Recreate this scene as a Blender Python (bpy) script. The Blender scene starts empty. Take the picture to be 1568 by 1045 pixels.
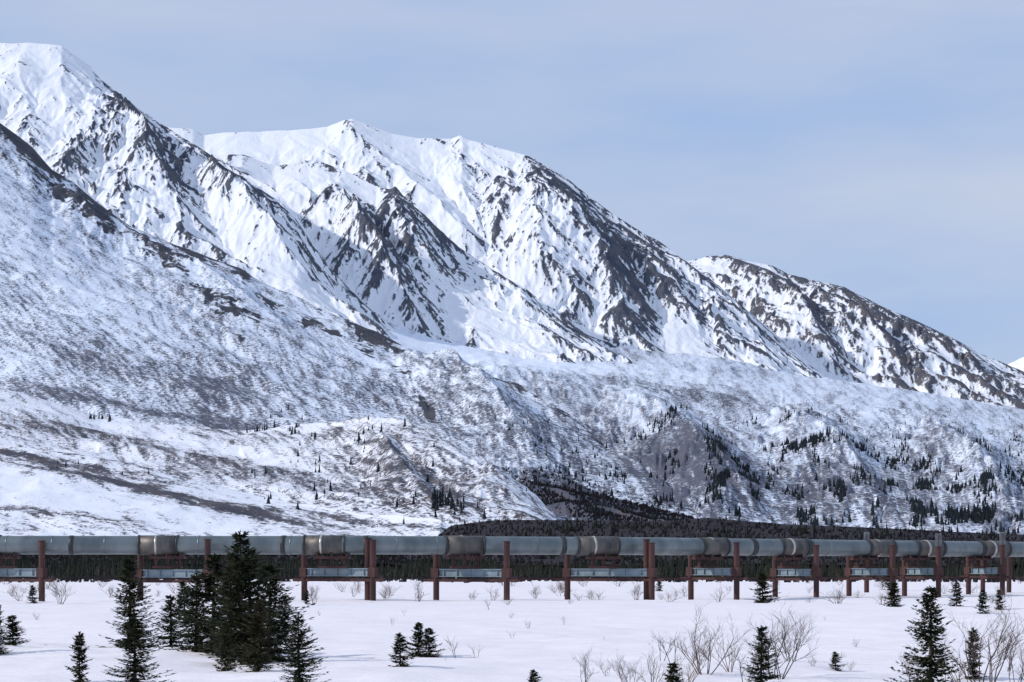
import bpy, math, random
import numpy as np
from mathutils import Vector
random.seed(7); rng=np.random.default_rng(11)
F=1568*70/36.0; HZ=868.0; CX=784.0; CH=2.6
S=bpy.context.scene
# ------------------------------------------------------------ camera
cam=bpy.data.cameras.new("camera"); co=bpy.data.objects.new("camera",cam); S.collection.objects.link(co)
co.location=(0,0,CH); co.rotation_euler=(math.radians(90),0,0); cam.lens=70; cam.sensor_width=36
cam.shift_y=(HZ-522.5)/1568; cam.clip_start=0.5; cam.clip_end=60000; S.camera=co
S.view_settings.view_transform='Standard'; S.view_settings.look='None'; S.view_settings.exposure=0
# ------------------------------------------------------------ light
sd=Vector((-0.82,-0.10,0.53)).normalized()
el=math.asin(sd.z); az=math.atan2(sd.x,sd.y)
sun=bpy.data.lights.new("sun",'SUN'); so=bpy.data.objects.new("sun",sun); S.collection.objects.link(so)
sun.energy=2.6; sun.angle=math.radians(1.0); sun.color=(1,0.94,0.87)
so.rotation_euler=sd.to_track_quat('Z','Y').to_euler()
W=bpy.data.worlds.new("World"); S.world=W; W.use_nodes=True
nt=W.node_tree; nt.nodes.clear()
def N(nt,t,**k):
    n=nt.nodes.new(t)
    for a,b in k.items(): setattr(n,a,b)
    return n
sky=N(nt,'ShaderNodeTexSky',sky_type='NISHITA',sun_disc=False,sun_elevation=el,sun_rotation=az,air_density=1.0,dust_density=0.8,ozone_density=2.0)
bg=N(nt,'ShaderNodeBackground'); bg.inputs[1].default_value=0.105
out=N(nt,'ShaderNodeOutputWorld')
tc=N(nt,'ShaderNodeTexCoord'); mp=N(nt,'ShaderNodeMapping'); mp.inputs['Scale'].default_value=(2.0,2.0,8.0); mp.inputs['Rotation'].default_value=(0,0.22,0)
nz=N(nt,'ShaderNodeTexNoise'); nz.inputs['Scale'].default_value=1.6; nz.inputs['Detail'].default_value=7; nz.inputs['Roughness'].default_value=.52
rp=N(nt,'ShaderNodeMapRange'); rp.inputs[1].default_value=.34; rp.inputs[2].default_value=.66; rp.inputs[3].default_value=.0; rp.inputs[4].default_value=1
vc=N(nt,'ShaderNodeMixRGB'); vc.inputs[1].default_value=(3.8,5.15,7.9,1); vc.inputs[2].default_value=(5.6,6.25,7.8,1)
mx=N(nt,'ShaderNodeMixRGB'); mx.inputs[0].default_value=.85
L=nt.links.new
L(tc.outputs['Generated'],mp.inputs[0]); L(mp.outputs[0],nz.inputs[0]); L(nz.outputs[0],rp.inputs[0])
L(rp.outputs[0],vc.inputs[0]); L(sky.outputs[0],mx.inputs[1]); L(vc.outputs[0],mx.inputs[2]); L(mx.outputs[0],bg.inputs[0]); L(bg.outputs[0],out.inputs[0])

# ------------------------------------------------------------ noise
perm=rng.permutation(1024); gang=rng.random(1024)*2*np.pi; GX=np.cos(gang); GY=np.sin(gang)
R1=rng.random(1024); R2=rng.random(1024)
def hsh(i,j): return perm[(perm[i&1023]+j)&1023]
def perlin(x,y):
    xi=np.floor(x).astype(np.int64); yi=np.floor(y).astype(np.int64); fx=x-xi; fy=y-yi
    u=fx*fx*fx*(fx*(fx*6-15)+10); v=fy*fy*fy*(fy*(fy*6-15)+10)
    def g(a,b):
        h=hsh(xi+a,yi+b); return GX[h]*(fx-a)+GY[h]*(fy-b)
    return ((g(0,0)*(1-u)+g(1,0)*u)*(1-v)+(g(0,1)*(1-u)+g(1,1)*u)*v)*1.5
def fbm(x,y,o=5,r=.5):
    s=0;a=1;t=0
    for k in range(o):
        s=s+a*perlin(x+17.3*k,y-9.1*k); t+=a; a*=r; x=x*2.03; y=y*2.03
    return s/t*1.4
def ridged(x,y,o=5,r=.5):
    s=0;a=1;t=0
    for k in range(o):
        s=s+a*(1-2*np.abs(perlin(x+31.3*k,y+9.1*k))); t+=a; a*=r; x=x*2.07; y=y*2.07
    return s/t
def eros1(X,Y,sx,sy):
    xi=np.floor(X).astype(np.int64); yi=np.floor(Y).astype(np.int64); fx=X-xi; fy=Y-yi
    h=0;dx=0;dy=0;wt=0
    for i in(-1,0,1):
        for j in(-1,0,1):
            k=hsh(xi+i,yi+j); px=fx-i-R1[k]*.8-.1; py=fy-j-R2[k]*.8-.1
            w=np.exp(-(px*px+py*py)*2.2); m=(px*sx+py*sy)*2*np.pi
            c=np.cos(m)*w; s_=-np.sin(m)*w
            h=h+c; dx=dx+s_*sx; dy=dy+s_*sy; wt=wt+w
    return h/wt,dx/wt,dy/wt
def erosion(X,Y,gx,gy,lam,o=5,gain=.5,branch=1.0):
    m=np.sqrt(gx*gx+gy*gy)+1e-6; gx=gx/m; gy=gy/m
    H=0;DX=0*X;DY=0*X;a=1;f=1/lam;t=0;HF=0;tf=0
    for k in range(o):
        ax=gx+DX*branch; ay=gy+DY*branch; n=np.sqrt(ax*ax+ay*ay)+1e-6
        h,dx,dy=eros1(X*f+7.7*k,Y*f+3.1*k,-ay/n,ax/n)
        H=H+h*a; DX=DX+dx*a; DY=DY+dy*a; t+=a
        if k>=1: w=.9**k; HF=HF+h*w; tf+=w
        a*=gain; f*=2
    return H/t,HF/tf

# ------------------------------------------------------------ materials
def newmat(n):
    m=bpy.data.materials.new(n); m.use_nodes=True; t=m.node_tree; b=t.nodes['Principled BSDF']; b.inputs['Specular IOR Level'].default_value=.2
    return m,t,b
def terrain_mat(name,Lr,Lb,rockA,rockB,brushA,brushB,snow=(.86,.88,.93),bump=.45,rs=.2,bs=.3,ba=2.4,zs=.35,ra=2.3):
    m,t,b=newmat(name); l=t.links.new
    b.inputs['Roughness'].default_value=.8; b.inputs['Specular IOR Level'].default_value=.1
    tc=N(t,'ShaderNodeTexCoord')
    def noise(Ln,det,ro,off=0,zz=1):
        mpn=N(t,'ShaderNodeMapping'); mpn.inputs['Location'].default_value=(off,off*1.7,off*.3); mpn.inputs['Scale'].default_value=(1,zz,zz)
        l(tc.outputs['Object'],mpn.inputs[0])
        n=N(t,'ShaderNodeTexNoise'); n.inputs['Scale'].default_value=1/Ln; n.inputs['Detail'].default_value=det; n.inputs['Roughness'].default_value=ro
        l(mpn.outputs[0],n.inputs[0]); return n
    def mask(attr,n,amp,s):
        at=N(t,'ShaderNodeAttribute',attribute_name=attr)
        a=N(t,'ShaderNodeMath',operation='MULTIPLY_ADD'); l(n.outputs[0],a.inputs[0]); a.inputs[1].default_value=amp; a.inputs[2].default_value=-amp*.5
        c=N(t,'ShaderNodeMath',operation='ADD'); l(a.outputs[0],c.inputs[0]); l(at.outputs['Fac'],c.inputs[1])
        r=N(t,'ShaderNodeMapRange',interpolation_type='SMOOTHSTEP'); r.inputs[1].default_value=.5-s; r.inputs[2].default_value=.5+s; l(c.outputs[0],r.inputs[0]); return r
    nr=noise(Lr,7,.72,0,zs); nb=noise(Lb,5,.82,50); nc=noise(Lr*4,6,.6,91); nd=noise(Lb*6,4,.6,33)
    rm=mask('rock',nr,ra,rs); bm=mask('brush',nb,ba,bs)
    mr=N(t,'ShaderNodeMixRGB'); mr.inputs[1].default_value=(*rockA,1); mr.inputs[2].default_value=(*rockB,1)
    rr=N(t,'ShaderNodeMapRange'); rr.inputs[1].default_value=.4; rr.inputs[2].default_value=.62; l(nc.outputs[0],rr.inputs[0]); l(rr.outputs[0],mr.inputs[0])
    mb=N(t,'ShaderNodeMixRGB'); mb.inputs[1].default_value=(*brushA,1); mb.inputs[2].default_value=(*brushB,1)
    rb=N(t,'ShaderNodeMapRange'); rb.inputs[1].default_value=.35; rb.inputs[2].default_value=.65; l(nd.outputs[0],rb.inputs[0]); l(rb.outputs[0],mb.inputs[0])
    m1=N(t,'ShaderNodeMixRGB'); m1.inputs[1].default_value=(*snow,1); l(bm.outputs[0],m1.inputs[0]); l(mb.outputs[0],m1.inputs[2])
    m2=N(t,'ShaderNodeMixRGB'); l(rm.outputs[0],m2.inputs[0]); l(m1.outputs[0],m2.inputs[1]); l(mr.outputs[0],m2.inputs[2])
    l(m2.outputs[0],b.inputs['Base Color'])
    bp=N(t,'ShaderNodeBump'); bp.inputs['Strength'].default_value=bump; bp.inputs['Distance'].default_value=Lr*.35
    l(nr.outputs[0],bp.inputs['Height']); l(bp.outputs[0],b.inputs['Normal'])
    return m

def grid_obj(name,P,mat,attrs={}):
    nv,nu,_=P.shape
    me=bpy.data.meshes.new(name); me.vertices.add(nv*nu); me.vertices.foreach_set('co',P.reshape(-1).astype(np.float32))
    idx=np.arange(nv*nu).reshape(nv,nu)
    q=np.stack([idx[:-1,:-1],idx[:-1,1:],idx[1:,1:],idx[1:,:-1]],-1).reshape(-1,4)
    nf=len(q); me.loops.add(nf*4); me.loops.foreach_set('vertex_index',q.reshape(-1).astype(np.int32))
    me.polygons.add(nf); me.polygons.foreach_set('loop_start',np.arange(nf,dtype=np.int32)*4)
    me.polygons.foreach_set('loop_total',np.full(nf,4,np.int32)); me.polygons.foreach_set('use_smooth',np.ones(nf,bool))
    me.update(calc_edges=True)
    for k,a in attrs.items():
        at=me.attributes.new(k,'FLOAT','POINT'); at.data.foreach_set('value',a.reshape(-1).astype(np.float32))
    me.materials.append(mat); o=bpy.data.objects.new(name,me); S.collection.objects.link(o); return o

def cur(pts,x):
    p=np.array(pts,float); return np.interp(x,p[:,0],p[:,1])
def smooth1(a,k):
    if k<2: return a
    w=np.hanning(k+2)[1:-1]; w/=w.sum(); return np.convolve(np.pad(a,k//2,mode='edge'),w,'same')[k//2:-(k//2)] if k//2 else a
def polydist(PX,PY,pts):
    best=np.full(PX.shape,1e9); side=np.ones(PX.shape); tt=np.zeros(PX.shape); n=len(pts)-1
    for i in range(n):
        (x0,y0),(x1,y1)=pts[i],pts[i+1]; dx=x1-x0; dy=y1-y0; t=np.clip(((PX-x0)*dx+(PY-y0)*dy)/(dx*dx+dy*dy),0,1)
        d=np.hypot(PX-x0-t*dx,PY-y0-t*dy); s=np.sign(dx*(PY-y0)-dy*(PX-x0)); u=d<best
        best=np.where(u,d,best); side=np.where(u,s,side); tt=np.where(u,(i+t)/n,tt)
    return best,side,tt
def blobs(PX,PY,bl,base=0):
    s=np.full(PX.shape,float(base))
    for (x,y,rx,ry,ang,v) in bl:
        a=math.radians(ang); dx=PX-x; dy=PY-y; u=(dx*math.cos(a)+dy*math.sin(a))/rx; w=(-dx*math.sin(a)+dy*math.cos(a))/ry
        s+=v*np.exp(-(u*u+w*w))
    return s

layers={}
def make_layer(name,key,px0,px1,rows,mat,step=1.5,lam=300,amp=40,noiseamp=20,nlam=600,spurs=(),rockb=(),rock0=0,rk=(.5,.3),
               brushb=(),brush0=-.6,streak=(20,.2,.5),bk=.6,gdir=None,crest_keep=.3,gain=.5,crestsmooth=5,ro=4,bigk=.25,edge=0,rocklines=(),bands=0,smoothb=(),cfade=45,spurrock=0,lump=.15,rst=.35):
    nu=int((px1-px0)/step)+1; u=np.linspace(px0,px1,nu)
    PYr=[];Yr=[]
    for k,(py,Y) in enumerate(rows):
        PYr.append(smooth1(cur(py,u),crestsmooth if k==len(rows)-2 else 25)); Yr.append(smooth1(cur(Y,u),41))
    PYr=np.array(PYr);Yr=np.array(Yr)
    segs=[]
    for k in range(len(rows)-1):
        gap=np.percentile(np.abs(PYr[k+1]-PYr[k]),90); n=max(8,int(gap/step)) if k<len(rows)-2 else 24
        segs.append(n)
    ts=np.concatenate([k+np.arange(n)/n for k,n in enumerate(segs)]+[[len(rows)-1]])
    k=np.minimum(ts.astype(int),len(rows)-2); f=(ts-k)[:,None]
    PY=PYr[k]*(1-f)+PYr[k+1]*f
    Y=Yr[k]*(1-f)+Yr[k+1]*f
    PX=np.broadcast_to(u,PY.shape).copy()
    X=(PX-CX)/F*Y; Z=CH+(HZ-PY)/F*Y
    nc=sum(segs[:-1])
    hz=np.zeros_like(Z); tn=np.zeros_like(Z)
    for (pts,a,wl,wr) in spurs:
        d,s,t=polydist(PX+fbm(PX/40,PY/40,3)*10,PY,pts); w=np.where(s>0,wl,wr); tent=np.clip(1-d/w,0,1)**1.3
        q=a*tent*np.clip(np.minimum(t*4,(1-t)*2+.1),0,1)
        hz=np.maximum(hz,q) if a>0 else hz+q
        tn=np.maximum(tn,np.where(s>0,tent**2*.6,tent))
    hz=hz*np.clip((nc-np.arange(len(ts)))/cfade,0,1)[:,None]
    sm=np.clip(blobs(PX,PY,smoothb)+.25*fbm(PX/50,PY/50,3),0,1) if smoothb else 0*PX
    def grad(Z):
        Xv,Xu=np.gradient(X);Yv,Yu=np.gradient(Y);Zv,Zu=np.gradient(Z)
        D=Xu*Yv-Xv*Yu; D=np.where(np.abs(D)<1e-6,1e-6,D)
        return (Zu*Yv-Zv*Yu)/D,(Xu*Zv-Xv*Zu)/D
    Z1=Z+hz+noiseamp*1.0*fbm(X/nlam,Y/nlam,3)*.6
    gx,gy=grad(Z1)
    if gdir is not None:
        m=np.hypot(gx,gy)+1e-6; gx=gx/m*(1-gdir[2])-gdir[0]*gdir[2]; gy=gy/m*(1-gdir[2])-gdir[1]*gdir[2]
    wx=fbm(X/lam/1.3,Y/lam/1.3,3)*lam*.2; wy=fbm(X/lam/1.3+40,Y/lam/1.3,3)*lam*.2
    e,ef=erosion(X+wx,Y+wy,gx,gy,lam,5,gain)
    rd=ridged(X/nlam*2.2+5,Y/nlam*2.2,ro,.5)
    dcr=np.clip((nc-np.arange(len(ts)))/28.,0,1)[:,None]; am=crest_keep+(1-crest_keep)*dcr
    am=am*np.clip(1-(np.arange(len(ts))-nc)/24.,0.2,1)[:,None]
    Z2=Z+hz+am*(1-.72*sm)*(e*amp+rd*noiseamp+fbm(X/lam*3,Y/lam*3,4)*amp*lump)
    gx,gy=grad(Z2); slope=np.hypot(gx,gy)
    ca=math.radians(streak[2]); uu=PX*math.cos(ca)+PY*math.sin(ca); vv=-PX*math.sin(ca)+PY*math.cos(ca)
    uu=uu+fbm(PX/80,PY/80,3)*8; vv=vv+fbm(PX/90+9,PY/90,2)*8
    st=fbm(uu/streak[0]*streak[1],vv/streak[0],5,.72)
    big=fbm(PX/130+3,PY/130,4)
    right_fall=np.clip((-gx)*.8,-.6,.8)  # higher where the ground falls to the right, adds rock there
    rock=blobs(PX,PY,rockb,rock0)+rk[0]*e*.6+rk[0]*1.1*ef+rk[1]*np.clip(slope-.75,-.8,.8)+rst*st+bigk*big+.25*right_fall-.45*sm+spurrock*tn
    if edge:
        dp=PY-PYr[-2][None,:]; cl=fbm(PX/55+7,PY/200,3)
        rock=rock+edge*np.exp(-(np.clip(dp,0,None)/(9+12*np.clip(cl+.3,0,1)))**2)*(.6+1.1*cl)
    for (pts,w,v) in rocklines:
        d,s,t=polydist(PX+fbm(PX/30,PY/30,3)*8,PY+fbm(PX/30+5,PY/30,3)*8,pts); rock=rock+v*np.exp(-(d/w)**2)*(.6+.9*fbm(PX/40,PY/40+3,3))
    brush=blobs(PX,PY,brushb,brush0)+bk*st+bigk*1.3*big+.25*ef
    if bands: brush=brush+bands*np.sin(Z2/9+2*fbm(X/150,Y/150,3))*.5
    P=np.stack([X,Y,Z2],-1)
    o=grid_obj(name,P,mat,{'rock':rock,'brush':brush})
    layers[key]=(P[:nc],PX[:nc],PY[:nc]); return o

far=terrain_mat("far_snow_hazed_rock",14,14,(.062,.075,.106),(.115,.115,.13),(.10,.095,.11),(.16,.14,.14),bump=.5,rs=.15)  # rock lightened and blued, distance haze mixed into its colour
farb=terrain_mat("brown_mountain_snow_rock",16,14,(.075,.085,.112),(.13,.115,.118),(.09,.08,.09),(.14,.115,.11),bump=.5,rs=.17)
mid=terrain_mat("shade_tinted_snow_brush",11,5,(.038,.045,.064),(.078,.075,.083),(.070,.082,.118),(.118,.114,.138),snow=(.79,.85,.96),bump=.3,bs=.34,rs=.14,ba=3.6)  # blue-grey shade of these slopes mixed into the snow and brush colours
low=terrain_mat("foothill_snow_brush",9,3.2,(.035,.037,.048),(.07,.06,.06),(.055,.06,.08),(.10,.085,.09),snow=(.84,.86,.93),bump=.3,bs=.28,ba=3.3)
brl=terrain_mat("brushland_brown",12,3,(.02,.018,.022),(.03,.026,.03),(.020,.017,.022),(.034,.028,.033))

# E : far right ridge (brown, patchy)
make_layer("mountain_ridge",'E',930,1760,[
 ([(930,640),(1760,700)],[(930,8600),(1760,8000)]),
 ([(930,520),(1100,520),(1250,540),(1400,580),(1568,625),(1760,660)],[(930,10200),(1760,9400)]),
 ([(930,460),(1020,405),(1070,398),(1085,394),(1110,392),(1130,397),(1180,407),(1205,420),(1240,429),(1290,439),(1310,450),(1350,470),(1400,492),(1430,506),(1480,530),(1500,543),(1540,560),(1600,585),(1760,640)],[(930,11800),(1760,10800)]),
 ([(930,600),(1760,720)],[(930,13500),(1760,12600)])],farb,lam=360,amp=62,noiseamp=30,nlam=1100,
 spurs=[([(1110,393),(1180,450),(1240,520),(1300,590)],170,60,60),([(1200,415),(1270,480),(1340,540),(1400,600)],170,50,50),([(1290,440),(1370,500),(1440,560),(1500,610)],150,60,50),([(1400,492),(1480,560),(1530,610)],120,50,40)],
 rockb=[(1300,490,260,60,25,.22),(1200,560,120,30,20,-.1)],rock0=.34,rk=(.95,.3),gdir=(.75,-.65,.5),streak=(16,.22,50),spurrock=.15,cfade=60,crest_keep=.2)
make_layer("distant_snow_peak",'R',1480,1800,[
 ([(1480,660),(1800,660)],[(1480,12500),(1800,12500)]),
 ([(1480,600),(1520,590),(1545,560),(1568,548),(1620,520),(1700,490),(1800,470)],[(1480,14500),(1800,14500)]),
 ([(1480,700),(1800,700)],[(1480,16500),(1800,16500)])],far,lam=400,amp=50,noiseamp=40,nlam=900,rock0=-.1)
# H : back mountain
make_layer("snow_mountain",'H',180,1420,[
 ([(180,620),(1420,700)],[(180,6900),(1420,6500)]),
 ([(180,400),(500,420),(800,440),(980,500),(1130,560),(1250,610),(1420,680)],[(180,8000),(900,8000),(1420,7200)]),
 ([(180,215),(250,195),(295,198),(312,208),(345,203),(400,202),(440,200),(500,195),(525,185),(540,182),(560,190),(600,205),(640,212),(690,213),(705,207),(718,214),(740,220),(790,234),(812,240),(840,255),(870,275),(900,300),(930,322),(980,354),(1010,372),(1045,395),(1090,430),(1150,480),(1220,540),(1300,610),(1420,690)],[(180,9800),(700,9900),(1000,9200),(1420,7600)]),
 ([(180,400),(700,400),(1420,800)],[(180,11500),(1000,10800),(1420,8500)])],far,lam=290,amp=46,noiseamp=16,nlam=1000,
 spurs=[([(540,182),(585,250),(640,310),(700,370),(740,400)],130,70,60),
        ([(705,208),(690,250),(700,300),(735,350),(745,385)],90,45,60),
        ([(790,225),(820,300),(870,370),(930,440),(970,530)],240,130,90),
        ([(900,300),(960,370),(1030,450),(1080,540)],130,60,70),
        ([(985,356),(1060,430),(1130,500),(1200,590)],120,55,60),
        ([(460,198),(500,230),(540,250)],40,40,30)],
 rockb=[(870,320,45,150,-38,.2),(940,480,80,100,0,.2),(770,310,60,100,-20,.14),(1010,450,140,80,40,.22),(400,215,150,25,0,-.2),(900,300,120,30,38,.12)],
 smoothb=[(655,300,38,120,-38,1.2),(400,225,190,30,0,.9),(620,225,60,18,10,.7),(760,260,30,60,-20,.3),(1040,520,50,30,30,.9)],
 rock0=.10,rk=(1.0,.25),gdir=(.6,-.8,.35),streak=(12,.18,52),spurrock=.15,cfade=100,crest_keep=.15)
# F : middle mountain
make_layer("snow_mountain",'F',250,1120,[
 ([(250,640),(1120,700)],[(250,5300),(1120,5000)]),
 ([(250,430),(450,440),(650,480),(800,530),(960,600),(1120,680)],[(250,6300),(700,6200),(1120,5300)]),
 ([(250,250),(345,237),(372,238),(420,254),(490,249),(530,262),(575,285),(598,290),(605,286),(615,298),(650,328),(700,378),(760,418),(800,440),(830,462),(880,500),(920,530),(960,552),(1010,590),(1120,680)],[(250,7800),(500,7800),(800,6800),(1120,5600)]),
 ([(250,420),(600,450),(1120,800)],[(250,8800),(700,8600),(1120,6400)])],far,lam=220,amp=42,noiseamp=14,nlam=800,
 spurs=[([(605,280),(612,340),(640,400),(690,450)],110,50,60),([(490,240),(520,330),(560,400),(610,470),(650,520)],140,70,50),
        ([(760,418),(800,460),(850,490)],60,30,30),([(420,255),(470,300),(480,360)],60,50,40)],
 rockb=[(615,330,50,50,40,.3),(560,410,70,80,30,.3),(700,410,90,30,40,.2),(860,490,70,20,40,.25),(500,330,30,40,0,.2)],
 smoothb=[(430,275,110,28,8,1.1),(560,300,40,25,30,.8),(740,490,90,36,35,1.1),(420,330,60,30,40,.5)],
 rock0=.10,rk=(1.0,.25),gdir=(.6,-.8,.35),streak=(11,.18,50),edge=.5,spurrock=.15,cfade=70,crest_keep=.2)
# G : big left peak
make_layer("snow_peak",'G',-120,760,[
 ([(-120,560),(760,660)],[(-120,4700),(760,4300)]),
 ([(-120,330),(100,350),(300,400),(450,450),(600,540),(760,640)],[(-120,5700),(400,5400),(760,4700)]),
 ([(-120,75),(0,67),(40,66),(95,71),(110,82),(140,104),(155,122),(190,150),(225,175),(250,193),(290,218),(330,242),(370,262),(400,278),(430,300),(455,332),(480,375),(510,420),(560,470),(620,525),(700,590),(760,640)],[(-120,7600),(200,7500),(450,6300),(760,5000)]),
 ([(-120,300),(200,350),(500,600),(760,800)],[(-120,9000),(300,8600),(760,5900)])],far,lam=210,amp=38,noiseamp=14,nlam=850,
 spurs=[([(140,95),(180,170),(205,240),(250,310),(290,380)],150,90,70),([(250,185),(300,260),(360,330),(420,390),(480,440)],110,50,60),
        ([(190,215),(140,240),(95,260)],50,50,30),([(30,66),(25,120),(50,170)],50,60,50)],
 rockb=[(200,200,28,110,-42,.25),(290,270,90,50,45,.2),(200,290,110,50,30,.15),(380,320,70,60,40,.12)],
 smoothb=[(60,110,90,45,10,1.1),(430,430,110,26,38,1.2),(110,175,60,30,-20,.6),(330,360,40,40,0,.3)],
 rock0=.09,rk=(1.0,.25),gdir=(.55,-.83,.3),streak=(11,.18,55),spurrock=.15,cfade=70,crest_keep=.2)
# D : long lower slope right, running back to the foot of the mountains
make_layer("mountain_slope",'D',480,1760,[
 ([(480,850),(1760,850)],[(480,1500),(1760,1500)]),
 ([(480,760),(1000,770),(1300,790),(1568,800),(1760,805)],[(480,1900),(1760,1900)]),
 ([(480,600),(900,660),(1200,700),(1568,725),(1760,730)],[(480,3000),(1760,2900)]),
 ([(480,500),(650,550),(800,580),(960,592),(1100,605),(1230,622),(1400,640),(1568,668),(1760,680)],[(480,4700),(1000,4700),(1760,4300)]),
 ([(480,440),(650,498),(800,528),(960,536),(1100,548),(1230,575),(1400,600),(1568,628),(1760,650)],[(480,6500),(900,6800),(1200,7800),(1568,8700),(1760,8700)]),
 ([(480,520),(1760,680)],[(480,7200),(1200,8400),(1760,9400)])],mid,lam=260,amp=14,noiseamp=10,nlam=700,gain=.42,lump=.05,rst=.2,
 spurs=[([(900,600),(1000,660),(1100,740),(1160,800)],45,60,60),([(1180,640),(1270,700),(1360,790)],40,70,60),([(1400,660),(1500,730),(1560,800)],40,60,60),([(700,560),(850,600),(1000,640)],30,40,40)],
 rockb=[(1050,700,90,25,38,.2),(1250,700,80,25,38,.2)],rock0=-.5,rk=(.4,.2),
 brushb=[(740,545,170,25,10,-.45),(1000,575,240,12,5,-.2),(1080,612,160,14,10,.3),(1250,765,400,40,8,.45),(1450,700,160,45,10,.15),(1050,760,120,60,30,.3),(900,650,120,30,35,.2)],brush0=.38,bk=.65,gdir=(.8,-.6,.5),streak=(8,.28,38),crest_keep=.5,ro=3,bigk=.18)
# C : large left front slope
make_layer("mountain_slope",'C',-120,1180,[
 ([(-120,860),(1180,880)],[(-120,1900),(1180,1300)]),
 ([(-120,650),(200,680),(500,700),(750,730),(950,790),(1180,850)],[(-120,2300),(600,2000),(1180,1400)]),
 ([(-120,430),(100,470),(300,530),(500,590),(700,650),(900,730),(1180,850)],[(-120,3300),(600,2900),(1180,1500)]),
 ([(-120,110),(0,190),(50,228),(80,262),(110,280),(150,313),(200,347),(240,365),(290,385),(330,400),(370,412),(400,432),(440,450),(470,465),(530,490),(570,508),(620,532),(690,560),(790,590),(850,622),(900,660),(960,710),(1030,760),(1090,800),(1180,870)],[(-120,4900),(400,4300),(800,3300),(1180,1700)]),
 ([(-120,300),(600,700),(1180,1000)],[(-120,6000),(500,5200),(1180,2100)])],mid,lam=200,amp=11,noiseamp=6,nlam=650,gain=.42,lump=.04,rst=.2,
 spurs=[([(380,420),(500,520),(600,560),(680,650),(760,720)],-60,30,40),([(120,285),(260,400),(400,500),(520,560)],40,60,40),
        ([(600,520),(690,580),(770,650),(850,740)],45,60,60),([(0,215),(150,350),(260,410),(360,490)],45,30,30)],
 rockb=[(60,250,130,36,42,.72),(180,350,110,26,35,.6),(340,480,90,18,30,.3),(630,600,60,40,30,.2),(700,620,100,30,40,.15)],rock0=-.36,rk=(.75,.25),edge=1.5,
 rocklines=[([(360,420),(400,470),(500,505),(560,540),(640,600),(670,660)],10,1.0),([(70,290),(140,350),(240,400),(330,480),(400,510)],14,.95),([(470,500),(560,520),(620,545)],7,1.1),([(840,625),(900,670),(980,730)],8,.6),([(160,420),(280,470),(380,540)],6,.5)],
 brushb=[(250,560,260,50,18,.12),(330,600,90,26,15,.3),(120,545,130,20,20,.2),(700,640,150,60,35,.25),(900,730,120,40,40,.3),(900,782,150,18,14,1.0),(960,792,130,14,12,.9),(120,440,180,40,30,-.2),(280,430,120,16,25,-.2),(570,555,90,12,28,-.3),(200,628,300,14,10,.5)],brush0=.38,bk=.7,gdir=(.88,-.45,.6),streak=(7,.26,38),crest_keep=.4,ro=3,bigk=.15)
# B : lower bench with scattered trees
make_layer("foothill",'B',-120,920,[
 ([(-120,850),(920,870)],[(-120,1150),(920,1050)]),
 ([(-120,700),(200,735),(450,760),(700,780),(920,845)],[(-120,1450),(920,1100)]),
 ([(-120,575),(0,594),(90,620),(150,640),(230,650),(300,655),(370,662),(430,655),(500,648),(570,640),(630,648),(690,680),(750,712),(800,750),(850,792),(880,830),(920,870)],[(-120,2150),(500,1900),(920,1150)]),
 ([(-120,680),(920,940)],[(-120,2700),(920,1400)])],low,lam=140,amp=6,noiseamp=4,nlam=330,gain=.42,lump=.05,
 spurs=[([(640,650),(700,700),(780,760),(850,800)],14,50,40),([(560,645),(600,720),(680,785)],12,40,40)],
 rockb=[(680,770,60,30,10,.35)],rock0=-.6,rk=(.3,.1),
 brushb=[(250,672,300,9,12,-.45),(100,612,160,8,14,-.4),(300,705,300,14,12,.3),(590,720,130,60,10,.35),(680,770,90,30,10,.35),(100,650,160,14,12,.25),(500,650,120,10,-3,-.2)],brush0=.34,bk=.8,gdir=(.8,-.6,.5),streak=(7,.22,26),crest_keep=.6,ro=3,bigk=.15,bands=.12)
# A : sunlit hill bottom left
make_layer("foothill",'A',-120,740,[
 ([(-120,862),(740,866)],[(-120,900),(740,900)]),
 ([(-120,770),(200,800),(450,830),(740,860)],[(-120,1020),(740,930)]),
 ([(-120,668),(0,684),(60,688),(150,705),(240,722),(330,745),(400,762),(480,778),(570,788),(640,793),(675,798),(692,812),(710,840),(740,860)],[(-120,1420),(400,1250),(740,960)]),
 ([(-120,740),(740,900)],[(-120,1700),(740,1200)])],low,lam=110,amp=2.5,noiseamp=3,nlam=260,gain=.42,lump=.05,
 rock0=-.8,rk=(.2,.1),
 brushb=[(300,772,230,10,14,.85),(430,795,120,8,10,.5),(60,703,170,6,10,.8),(120,730,170,6,11,.6),(60,760,120,12,10,-.2),(560,800,130,8,8,.7),(560,785,130,5,8,-.4),(250,722,200,5,11,.7),(100,790,180,6,8,.6)],brush0=.08,bk=.85,gdir=(.8,-.6,.5),streak=(6,.18,14),crest_keep=.6,ro=3,bigk=.15,bands=.25)
# brush land
make_layer("brushland",'Z',-150,1760,[
 ([(-150,869),(1760,869)],[(-150,600),(1760,600)]),
 ([(-150,850),(640,846),(690,806),(760,797),(860,797),(1000,800),(1080,794),(1200,804),(1350,810),(1568,820),(1760,824)],[(-150,840),(1760,880)]),
 ([(-150,880),(1760,880)],[(-150,1100),(1760,1150)])],brl,step=3,lam=80,amp=.8,noiseamp=1.5,nlam=120,rock0=-1,brush0=2.5,bk=.4)

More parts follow.
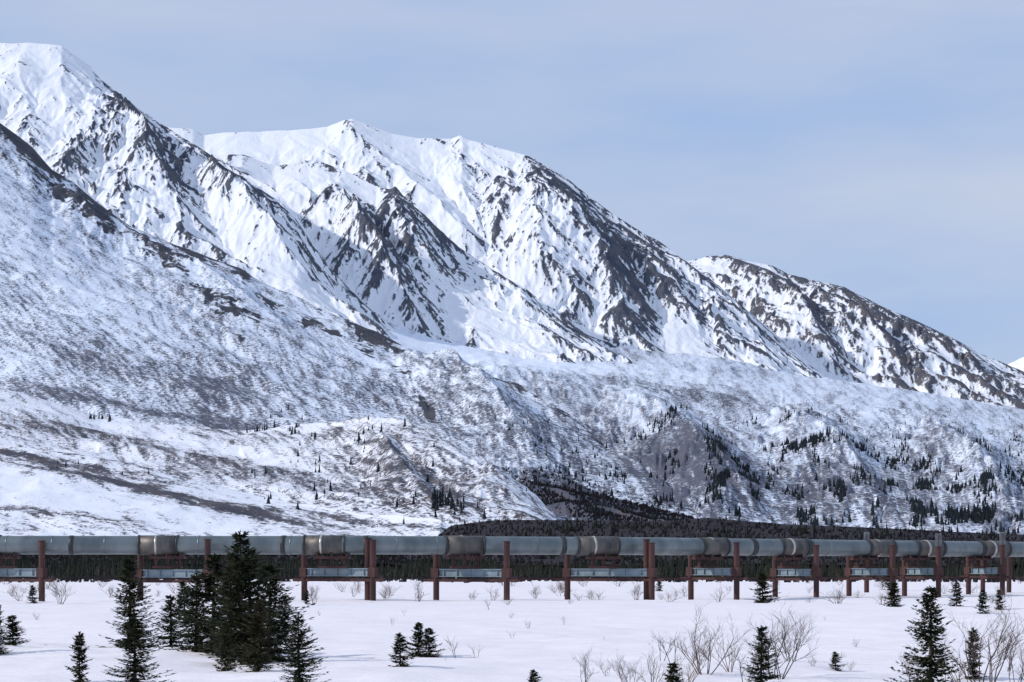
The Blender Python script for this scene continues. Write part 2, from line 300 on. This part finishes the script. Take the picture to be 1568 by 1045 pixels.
# ------------------------------------------------------------ cloud sheet added out of frame, density shaped to shade the lower slopes
cm=bpy.data.materials.new("shading_cloud_vapour"); cm.use_nodes=True; t=cm.node_tree; t.nodes.clear()
o_=N(t,'ShaderNodeOutputMaterial'); tr=N(t,'ShaderNodeBsdfTransparent'); df=N(t,'ShaderNodeBsdfDiffuse'); tl=N(t,'ShaderNodeBsdfTranslucent'); m1=N(t,'ShaderNodeMixShader'); m2=N(t,'ShaderNodeMixShader'); at=N(t,'ShaderNodeAttribute',attribute_name='density')
df.inputs[0].default_value=(.9,.9,.92,1); tl.inputs[0].default_value=(.9,.9,.92,1); m1.inputs[0].default_value=.5
t.links.new(df.outputs[0],m1.inputs[1]); t.links.new(tl.outputs[0],m1.inputs[2]); t.links.new(at.outputs['Fac'],m2.inputs[0]); t.links.new(tr.outputs[0],m2.inputs[1]); t.links.new(m1.outputs[0],m2.inputs[2]); t.links.new(m2.outputs[0],o_.inputs[0])
gy_,gx_=np.meshgrid(np.linspace(900,6200,260),np.linspace(-7500,-800,280),indexing='ij')
zc=2600+120*fbm(gx_/900,gy_/900,4); xs=gx_-(zc-400)*(sd.x/sd.z); ysd=gy_-(zc-400)*(sd.y/sd.z)
den=blobs(xs,ysd,[(-700,3100,1500,1500,0,1.4),(-1000,4500,900,600,0,.7),(700,2400,1000,750,0,.9)])
den=np.clip(den*(1+.6*fbm(xs/520,ysd/420,5))-.2,0,1)
den=den*np.clip((ysd-1380-120*fbm(xs/200,ysd/200,3))/250,0,1)
ex=np.minimum(np.minimum(gx_+7500,-800-gx_),np.minimum(gy_-900,6200-gy_)); den=den*np.clip(ex/500,0,1)
grid_obj("shading_cloud",np.stack([gx_,gy_,zc],-1),cm,{'density':np.clip(den,0,1)*.76})

# ------------------------------------------------------------ ground
gm,t,b=newmat("snow_ground"); b.inputs['Roughness'].default_value=.75
tcn=N(t,'ShaderNodeTexCoord'); n1=N(t,'ShaderNodeTexNoise'); n1.inputs['Scale'].default_value=.35; n1.inputs['Detail'].default_value=8; n1.inputs['Roughness'].default_value=.6
n2=N(t,'ShaderNodeMapping'); n2.inputs['Scale'].default_value=(.35,1,1); t.links.new(tcn.outputs['Object'],n2.inputs[0]); t.links.new(n2.outputs[0],n1.inputs[0])
bp=N(t,'ShaderNodeBump'); bp.inputs['Strength'].default_value=.9; bp.inputs['Distance'].default_value=.5
t.links.new(n1.outputs[0],bp.inputs['Height']); t.links.new(bp.outputs[0],b.inputs['Normal'])
cr=N(t,'ShaderNodeMixRGB'); cr.inputs[1].default_value=(.82,.78,.82,1); cr.inputs[2].default_value=(.93,.885,.89,1); t.links.new(n1.outputs[0],cr.inputs[0]); t.links.new(cr.outputs[0],b.inputs['Base Color'])
def gh(X,Y):
    fade=np.clip((600-Y)/300,0,1)
    return (0.25*fbm(X/22,Y/14,4)+.16*fbm(X/5,Y/3.5,3)*np.clip(1.6-Y/120,0,1))*fade
us=np.linspace(-.6,.6,520); ys=np.concatenate([np.geomspace(6,700,620),np.geomspace(720,20000,40)])
YY,UU=np.meshgrid(ys,us,indexing='ij'); XX=UU*(YY+30)
grid_obj("snow_ground",np.stack([XX,YY,gh(XX,YY)],-1),gm)
def ghs(x,y): return float(gh(np.array([x],float),np.array([y],float))[0])

# ------------------------------------------------------------ mesh helpers
class MB:
    def __init__(s): s.v=[];s.f=[];s.m=[]
    def add(s,v,f,m=0):
        o=len(s.v); s.v+=v; s.f+=[tuple(i+o for i in q) for q in f]; s.m+=[m]*len(f)
    def tube(s,p0,p1,r0,r1,n=3,m=0,cap=False):
        p0=Vector(p0);p1=Vector(p1);d=(p1-p0)
        if d.length<1e-6: return
        d.normalize(); a=d.orthogonal().normalized(); b=d.cross(a); v=[]
        for p,r in((p0,r0),(p1,r1)):
            for i in range(n):
                t=2*math.pi*i/n; v.append(tuple(p+a*(r*math.cos(t))+b*(r*math.sin(t))))
        f=[(i,(i+1)%n,n+(i+1)%n,n+i) for i in range(n)]
        if cap: f+=[tuple(range(n))[::-1],tuple(range(n,2*n))]
        s.add(v,f,m)
    def box(s,c,ax,ay,az,m=0):
        c=Vector(c);ax=Vector(ax);ay=Vector(ay);az=Vector(az)
        v=[tuple(c+ax*i+ay*j+az*k) for k in(-1,1) for j in(-1,1) for i in(-1,1)]
        s.add(v,[(0,2,3,1),(4,5,7,6),(0,1,5,4),(2,6,7,3),(0,4,6,2),(1,3,7,5)],m)
    def obj(s,name,mats,parent=None,smooth=False,link=True):
        me=bpy.data.meshes.new(name); me.from_pydata(s.v,[],s.f); 
        for m in mats: me.materials.append(m)
        me.polygons.foreach_set('material_index',s.m)
        if smooth: me.polygons.foreach_set('use_smooth',[True]*len(s.f))
        me.update()
        if not link: return me
        o=bpy.data.objects.new(name,me); S.collection.objects.link(o)
        if parent: o.parent=parent
        return o
def simple(name,c1,c2,scale=3,rough=.7,metal=0,stretch=None):
    m,t,b=newmat(name); tc=N(t,'ShaderNodeTexCoord'); n=N(t,'ShaderNodeTexNoise'); n.inputs['Scale'].default_value=scale; n.inputs['Detail'].default_value=5
    x=N(t,'ShaderNodeMixRGB'); x.inputs[1].default_value=(*c1,1); x.inputs[2].default_value=(*c2,1)
    r=N(t,'ShaderNodeMapRange'); r.inputs[1].default_value=.35; r.inputs[2].default_value=.65
    mpn=N(t,'ShaderNodeMapping'); mpn.inputs['Scale'].default_value=stretch or (1,1,1)
    t.links.new(tc.outputs['Object'],mpn.inputs[0]); t.links.new(mpn.outputs[0],n.inputs[0]); t.links.new(n.outputs[0],r.inputs[0]); t.links.new(r.outputs[0],x.inputs[0]); t.links.new(x.outputs[0],b.inputs['Base Color'])
    b.inputs['Roughness'].default_value=rough; b.inputs['Metallic'].default_value=metal
    return m
steel=simple("galvanised_steel",(.13,.155,.16),(.21,.24,.245),.8,.38,.6,(1,1,.35))
sleeve=simple("weathered_sleeve",(.075,.075,.075),(.17,.155,.14),1.5,.5,.4,(1,1,.3))
bandm=simple("pipe_band",(.04,.045,.047),(.07,.07,.07),2,.5,.3)
bright=simple("highlight_band",(.45,.42,.36),(.6,.57,.5),2,.3,.6)  # thin shiny collar rings, their highlight put into the pale tan colour
rust=simple("red_brown_steel",(.050,.026,.026),(.090,.042,.038),1.6,.65,0,(1,1,.3))
blues=simple("blue_grey_beam",(.19,.25,.29),(.27,.33,.37),1.5,.5,.2)
fin=simple("grey_fins",(.22,.23,.24),(.33,.34,.35),2,.5,.3)

# ------------------------------------------------------------ pipeline
root=bpy.data.objects.new("oil_pipeline",None); S.collection.objects.link(root)
pipeY=[(-400,152),(0,150),(570,150),(780,153),(1000,158),(1250,170),(1568,186),(2000,212)]
def wx(px,Y): return (px-CX)/F*Y
zig=[(-400,.0),(-170,0.6),(64,-.4),(265,.5),(520,-.5),(722,.5),(935,-.5),(1093,.3),(1218,-.3),(1335,.3),(1437,-.3),(1540,.3),(2000,0)]
def pipep(px):
    Y=float(cur(pipeY,px))+float(cur(zig,px))
    return Vector((wx(px,Y),Y,4.22))
R=.70
mb=MB(); n=28
pxs=np.arange(-380,1900,12.0); pts=[pipep(p) for p in pxs]
for i,p in enumerate(pts):
    d=(pts[min(i+1,len(pts)-1)]-pts[max(i-1,0)]).normalized(); a=Vector((0,0,1)); bb=d.cross(a)
    for k in range(n):
        th=2*math.pi*k/n; mb.v.append(tuple(p+a*math.cos(th)*R+bb*math.sin(th)*R))
for i in range(len(pts)-1):
    for k in range(n):
        mb.f.append((i*n+k,(i+1)*n+k,(i+1)*n+(k+1)%n,i*n+(k+1)%n)); mb.m.append(0)
mb.obj("insulated_pipe",[steel],root,True)
def band(mb,px,w,r,m):
    a=pipep(px-w/2);b=pipep(px+w/2); mb.tube(a,b,r,r,28,m,True)
bm=MB()
for px in np.arange(-350,1850,73.0): band(bm,px+random.uniform(-8,8),1.6,R+.02,1)
for px in (110,435,560,860,1150,1235,1330,1420,1500): band(bm,px,7,R+.035,0)
for px in(-30,243,497,710,912,1090,1212,1345,1420,1520,1600):
    w=56 if px<1000 else 34
    band(bm,px,w,R+.05,2); band(bm,px-w/2-2,3,R+.08,0); band(bm,px+w/2+2,3,R+.08,0)
    band(bm,px-4,3,R+.075,3)
bm.obj("pipe_bands",[bandm,steel,sleeve,bright],root,True)
bents=[(-40,64),(215,318),(466,571),(668,776),(869,998),(1058,1128),(1187,1250),(1300,1367),(1385,1437),(1483,1535),(1590,1640)]
sb=MB()
def post(px,Y,zt=4.62,fins=False,r=.235):
    x=wx(px,Y); z0=ghs(x,Y)-.3
    sb.tube((x,Y,z0),(x,Y,zt),r,r,14,0,True)
    sb.tube((x,Y,zt),(x,Y,zt+.06),r+.05,r+.05,14,0,True)
    if fins:
        for dx in(-.12,.12):
            sb.tube((x+dx,Y,zt),(x+dx,Y,zt+1.25),.05,.05,8,2,True)
            for k in range(8):
                t=math.pi*k/4; sb.box((x+dx+math.cos(t)*.09,Y+math.sin(t)*.09,zt+.65),(math.cos(t)*.06,math.sin(t)*.06,0),(-math.sin(t)*.006,math.cos(t)*.006,0),(0,0,.55),2)
for i,(pb,pf) in enumerate(bents):
    pc=(pb+pf)/2; Yc=float(cur(pipeY,pc)); Yb=Yc+1.6; Yf=Yc-1.5
    fz=pf in(1437,1535)
    post(pb,Yb); post(pf,Yf,4.62-random.uniform(0,.35),fins=fz)
    if pf in(571,998): post(pf-8,Yf+.6,4.7)
    A=Vector((wx(pb,Yb),Yb,0));B=Vector((wx(pf,Yf),Yf,0)); d=(B-A); Ln=d.length; d.normalize(); s=Vector((-d.y,d.x,0)); c=(A+B)/2
    zb=2.15+random.uniform(-.08,.08)
    sb.box(c+Vector((0,0,zb)),d*(Ln/2-.28),s*.05,(0,0,.24),1)
    sb.box(c+Vector((0,0,zb+.27)),d*(Ln/2-.28),s*.20,(0,0,.028),1)
    sb.box(c+Vector((0,0,zb-.27)),d*(Ln/2-.28),s*.20,(0,0,.028),1)
    for k in range(5):
        sb.box(c+d*((k-2)*Ln*.19)+Vector((0,0,zb)),d*.02,s*.16,(0,0,.238),1)
    sb.box(c+Vector((0,0,zb-.58)),d*(Ln/2+1.0),s*.12,(0,0,.11),0)
    for q in(A,B):
        sb.box(q+Vector((0,0,zb)),d*.32,s*.26,(0,0,.36),0)
    pp=pipep(pc-10); pd=(pipep(pc+5)-pipep(pc-5)).normalized(); ps=Vector((-pd.y,pd.x,0))
    sb.box(Vector((pp.x,pp.y,3.28)),pd*1.35,ps*.45,(0,0,.10),0)
    for k in(-1,0,1):
        sb.box(Vector((pp.x,pp.y,3.42))+pd*k*1.1,pd*.06,ps*.50,(0,0,.24),0)
        sb.box(Vector((pp.x,pp.y,2.86))+pd*k*.9,pd*.09,ps*.12,(0,0,.31),0)
    sb.box(Vector((pp.x,pp.y,2.56)),pd*1.1,ps*.3,(0,0,.09),0)
for px,Yq,fz in((1327,188,True),(1545,196,False),(1505,200,False)): post(px,Yq,fins=fz)
for a,b2 in((776,869),(998,1058),(1128,1187),(1250,1300),(1367,1385),(1437,1483)):
    Ya=float(cur(pipeY,a))+1.2;Yb=float(cur(pipeY,b2))+1.2
    A=Vector((wx(a,Ya),Ya,1.62));B=Vector((wx(b2,Yb),Yb,1.62)); d=(B-A)/2; s=Vector((-d.y,d.x,0)).normalized()
    sb.box((A+B)/2,d,s*.07,(0,0,.07),0)
sb.obj("pipe_supports",[rust,blues,fin],root)

# ------------------------------------------------------------ distant trees
def pts_trees(P,PX,PY,dens,n,hr,jit=1):
    w=np.clip(dens,0,None).reshape(-1); w=w/w.sum(); idx=rng.choice(len(w),n,p=w); Q=P.reshape(-1,3)[idx]; h=rng.uniform(hr[0],hr[1],n)*rng.uniform(.6,1.15,n)
    return [(Q[i,0],Q[i,1],Q[i,2],h[i]) for i in range(n)]
def tree_mass(name,lst,mat,wr=.2,tiers=4,sides=6):
    mb=MB(); V=[];Fc=[];o=0
    for (x,y,z,h) in lst:
        w=h*wr*random.uniform(.75,1.25); lx=random.uniform(-.03,.03)*h
        for k in range(tiers):
            z0=z+h*(.06+k*.80/tiers)-.2; z1=z+h*(.06+(k+1.75)*.80/tiers); z1=min(z1,z+h); r=w*(1-k/(tiers+.3))
            ph=random.random()*6
            for s in range(sides):
                a=ph+2*math.pi*s/sides; rr=r*random.uniform(.6,1.2); V.append((x+lx*k/tiers+math.cos(a)*rr,y+math.sin(a)*rr,z0-random.uniform(0,.08)*h))
            V.append((x+lx,y,z1))
            for s in range(sides): Fc.append((o+s,o+(s+1)%sides,o+sides))
            o+=sides+1
    mb.v=V;mb.f=Fc;mb.m=[0]*len(Fc); return mb.obj(name,[mat])
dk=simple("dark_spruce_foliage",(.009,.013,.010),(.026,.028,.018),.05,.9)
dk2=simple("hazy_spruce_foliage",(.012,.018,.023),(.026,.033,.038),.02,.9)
twg=simple("leafless_brush",(.018,.015,.019),(.034,.027,.031),.05,.9)
lst=[]
for i in range(5200):
    Y=random.uniform(400,640); px=random.uniform(-150,1720); x=wx(px,Y)
    cl=float(0.5+perlin(np.array([x/25]),np.array([Y/90]))[0])
    h=random.uniform(2.6,5.0)*(.75+.5*cl)
    lst.append((x,Y,-.1,h*(Y/560)))
P,PX,PY=layers['Z']
lst+=pts_trees(P,PX,PY,np.clip(fbm(PX/60,PY/20,3)+.1,0,1)*(PX>-200),1500,(2,4.5))
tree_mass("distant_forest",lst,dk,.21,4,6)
def bush_mass(name,lst,mat):
    V=[];Fc=[];o=0
    for (x,y,z,h) in lst:
        for k in range(7):
            a=random.random()*6.28; r=h*random.uniform(.1,.55); hh=h*random.uniform(.5,1.1); ww=h*.10
            bx=x+math.cos(a)*r*.3; by=y+math.sin(a)*r*.3; tx=x+math.cos(a)*r; ty=y+math.sin(a)*r
            V+= [(bx-ww,by,z-.2),(bx+ww,by,z-.2),(tx+ww*.9,ty,z+hh*.75),(tx-.3*ww,ty,z+hh)]; Fc.append((o,o+1,o+2,o+3)); o+=4
    mb=MB(); mb.v=V;mb.f=Fc;mb.m=[0]*len(Fc); return mb.obj(name,[mat])
bl=pts_trees(P,PX,PY,np.where(PX>-200,1,0)*1.0,8000,(.7,1.5))+[(wx(p,Y),Y,-.1,random.uniform(.5,1.1)) for p,Y in((random.uniform(-150,1720),random.uniform(330,430)) for _ in range(1800))]
P,PX,PY=layers['C']
bl+=pts_trees(P,PX,PY,np.clip(blobs(PX,PY,[(900,778,140,18,16,1),(980,790,110,14,12,1)])-.2,0,1),4500,(1.5,3.2))
bush_mass("distant_brush",bl,twg)
allt=[]
P,PX,PY=layers['D']; cn=fbm(PX/45,PY/25,4)
allt+=pts_trees(P,PX,PY,np.clip(cn+.0,0,1)**1.6*blobs(PX,PY,[(1400,740,260,45,8,1),(1100,730,110,40,35,.9),(1230,680,90,22,20,.7),(1540,680,60,30,10,.6),(1300,790,330,14,5,1.6)]),3000,(5.5,11.5))
P,PX,PY=layers['C']; cn=fbm(PX/45,PY/25,4)
allt+=pts_trees(P,PX,PY,np.clip(cn+.05,0,1)*blobs(PX,PY,[(930,755,120,35,30,1),(900,785,130,14,14,1.5),(450,655,60,10,5,.5),(860,700,50,30,40,.3)]),500,(4.5,8.5))
P,PX,PY=layers['B']; cn=fbm(PX/30,PY/25,4)
allt+=pts_trees(P,PX,PY,np.clip(cn+.05,0,1)*blobs(PX,PY,[(450,665,70,12,5,2),(160,642,16,6,0,5),(660,780,50,20,10,3),(520,700,130,50,0,.5),(560,665,8,20,0,2)]),150,(3.5,8))
P,PX,PY=layers['A']
allt+=pts_trees(P,PX,PY,np.clip(fbm(PX/30,PY/25,4),0,1)*blobs(PX,PY,[(250,735,250,15,10,1)]),18,(2,6))
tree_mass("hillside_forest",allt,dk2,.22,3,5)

# ------------------------------------------------------------ spruce trees
bark=simple("bark",(.05,.038,.03),(.09,.07,.055),8,.9)
def needles(name,a,b): return simple(name,a,b,2.2,.75)
ndl=needles("spruce_needles",(.014,.021,.010),(.048,.053,.021)); ndl2=needles("spruce_needles_brown",(.035,.034,.016),(.075,.065,.032))
def spruce(seed,H=3.2,wr=.24,gap=.15):
    random.seed(seed); mb=MB()
    mb.tube((0,0,-.25),(0,0,H*.5),H*.016,H*.010,6,0); mb.tube((0,0,H*.5),(0,0,H*.99),H*.010,H*.002,5,0)
    def twig(p,d,l,w):
        sd=d.cross(Vector((random.uniform(-.6,.6),random.uniform(-.6,.6),1))).normalized()*w
        up=Vector((0,0,random.uniform(-.3,.35)*w))
        q=[tuple(p),tuple(p+d*l*.45+sd+up),tuple(p+d*l),tuple(p+d*l*.45-sd+up)]
        mb.add(q,[(0,1,2,3)],1)
    nw=int(H*15); lop=random.uniform(0,6.28)
    for w in range(nw):
        t=(w+random.uniform(-.3,.3))/nw; t=max(.0,min(.985,t)); z=H*(.04+.95*t)
        env=(1-t)**.8*(.6+.4*min(1,t*7+.3)); mod=.85+.25*math.sin(w*1.7+seed)+.12*math.sin(w*.6+seed*2)
        nb=random.choice((5,6,8)) if t<.8 else 5
        for b in range(nb):
            if random.random()<gap: continue
            a=random.random()*6.28; Lb=H*wr*env*mod*random.uniform(.5,1.3)*(1+.2*math.cos(a-lop))+H*.015
            d=Vector((math.cos(a),math.sin(a),0)); up=.55*t-.25+random.uniform(-.15,.12)
            n=max(3,int(Lb/.085)); prev=Vector((0,0,z))
            for k in range(1,n+1):
                s=k/n; p=Vector((0,0,z))+d*(Lb*s)+Vector((0,0,Lb*(up*s-.35*s*(1-s)+.18*s*s)))
                if k%2==0: mb.tube(prev,p,.006*(1.2-s),.005*(1.2-s),3,0)
                dr=(p-prev).normalized()
                for q in range(4 if s>.25 else 3):
                    an=random.choice((-1,1))*random.uniform(.3,1.2); dd=Vector((dr.x*math.cos(an)-dr.y*math.sin(an),dr.x*math.sin(an)+dr.y*math.cos(an),dr.z+random.uniform(-.7,.3))).normalized()
                    twig(p-(p-prev)*random.random(),dd,random.uniform(.09,.19)*(1.15-.45*s),random.uniform(.020,.038))
                prev=p
            twig(prev,dr,.12,.022)
    for k in range(14):
        twig(Vector((0,0,H*(.93+.005*k))),Vector((random.uniform(-.5,.5),random.uniform(-.5,.5),.8)).normalized(),.10,.016)
    me=mb.obj("spruce_mesh",[bark,ndl],link=False); return me
variants=[spruce(1,3.2,.19,.25),spruce(2,3.2,.24,.14),spruce(3,3.2,.22,.22),spruce(4,1.6,.27,.15),spruce(5,1.6,.22,.3),spruce(6,3.2,.22,.3)]
brownv=variants[1].copy(); brownv.materials[1]=ndl2
def place(px,yb,yt,w,v,off=0):
    Y=F*CH/(yb-HZ); x=wx(px,Y); me=variants[v] if v>=0 else brownv; H0=1.6 if v in(3,4) else 3.2
    wr={0:.19,1:.24,2:.22,3:.27,4:.22,5:.22,-1:.24}[v]
    h=(yb-yt)/F*Y; s=h/H0; o=bpy.data.objects.new("spruce_tree",me); S.collection.objects.link(o)
    sw=(w/F*Y)/(2*wr*H0*.85); sw=max(.6*s,min(1.9*s,sw))
    o.location=(x,Y,ghs(x,Y)-.02); o.scale=(sw,sw,s); o.rotation_euler=(random.uniform(-.03,.03),random.uniform(-.03,.03),random.random()*6.28)
random.seed(99)
for a in [(200,988,850,82,5),(207,1062,945,84,1),(262,988,905,58,2),(326,1003,850,112,1),(371,1022,818,116,1),(412,1014,860,108,2),(350,1006,866,92,2),(385,1018,843,98,0),(300,1000,880,72,2),(283,960,893,40,4),(396,1034,925,66,-1),
 (345,1030,955,32,3),(458,1056,945,68,1),(122,1052,975,34,4),(20,996,950,40,3),(-4,1002,925,40,2),(640,1002,950,34,3),(657,1003,958,36,3),(613,1032,980,34,4),(817,1058,1020,26,4),
 (1030,1068,1000,50,3),(1165,1050,950,62,2),(1425,1064,893,98,1),(1490,1038,960,34,4),(1280,1026,996,22,4),(1370,931,893,34,3),(1465,931,893,24,4),(1168,924,878,38,3),(1505,940,903,22,4),(50,925,898,18,4),(470,925,900,12,4),(1362,905,870,18,4),(1530,935,905,18,3),(1010,905,885,14,3),(436,985,912,50,2)]:
    place(*a)

# ------------------------------------------------------------ willow shrubs
wil=simple("willow_twigs",(.075,.056,.052),(.14,.11,.10),3,.85)
wil2=simple("willow_twigs_tan",(.11,.078,.06),(.18,.13,.10),3,.85)
def shrub(seed,H,spread,stems,mat,depth=3):
    random.seed(seed); mb=MB()
    def br(p,d,l,r,lev):
        n=4
        for k in range(n):
            d=(d+Vector((random.uniform(-.24,.24),random.uniform(-.24,.24),random.uniform(-.06,.12)))).normalized()
            q=p+d*(l/n); mb.tube(p,q,r,r*.85,3,0); r*=.85; p=q
            if lev>0 and (k>0 or lev<depth):
                for _ in range(random.choice((1,1,2))):
                    a=Vector((random.uniform(-1,1),random.uniform(-1,1),random.uniform(-.2,.5))).normalized()
                    br(p,(d*.95+a*.9).normalized(),l*random.uniform(.32,.62),r*.68,lev-1)
    for s in range(stems):
        a=random.random()*6.28; sp=random.uniform(.1,spread)
        br(Vector((math.cos(a)*.12*H*.5,math.sin(a)*.12*H*.5,-.1)),Vector((math.cos(a)*sp,math.sin(a)*sp,1)).normalized(),H*random.uniform(.4,.74),.013*H**.5,depth)
    return mb.obj("willow_mesh",[mat],link=False)
shv=[shrub(21,1.8,.75,8,wil,3),shrub(22,1.8,.6,6,wil,3),shrub(23,1.8,.9,7,wil2,2),shrub(24,1.8,.4,2,wil,2),shrub(25,1.8,.9,9,wil2,2),shrub(26,1.8,.8,8,wil,3)]
def shp(px,yb,yt,v,ws=1):
    Y=F*CH/(yb-HZ); x=wx(px,Y); h=(yb-yt)/F*Y; s=h/1.75
    o=bpy.data.objects.new("willow_shrub",shv[v]); S.collection.objects.link(o); o.location=(x,Y,ghs(x,Y)); o.scale=(s*ws,s*ws,s); o.rotation_euler=(0,0,random.random()*6.28)
random.seed(5)
for a in [(1078,1036,930,5),(1035,1024,935,3),(1188,1040,925,0),(1140,1046,945,3),(1212,1020,940,1),(1512,1045,905,0),(1540,1030,925,3),(1475,1045,960,2),(1400,1048,965,2),
 (700,1008,950,3),(730,1006,965,3),(895,1044,992,1),(960,1050,990,0),(1010,1010,935,3),(865,953,928,3),(92,926,880,0),(480,930,900,1),(1285,925,895,5),(1245,1025,1005,4),
 (1300,1025,1005,2),(820,916,890,5),(640,922,885,1),(975,922,888,5),(1100,924,892,2),(750,935,905,3),(1030,1055,1000,2),(600,960,935,3),(540,915,890,2),(1555,1045,960,1),(130,1000,985,4),(70,990,978,3),(785,975,950,3),
 (1120,1034,960,2),(1050,1042,975,2),(930,1040,1005,2),(1450,1040,970,3),(1000,1046,975,2),(1385,1030,985,2)]:
    shp(*a)
for i in range(95):
    yb=random.uniform(886,926); px=random.uniform(-20,1590); shp(px,yb,yb-random.uniform(9,26),random.choice((1,2,2,4,5)),random.uniform(1,1.8))
for i in range(18):
    yb=random.uniform(935,1030); px=random.uniform(-20,1590); shp(px,yb,yb-random.uniform(8,20),random.choice((2,3,3)))
print("verts",sum(len(m.vertices) for m in bpy.data.meshes))
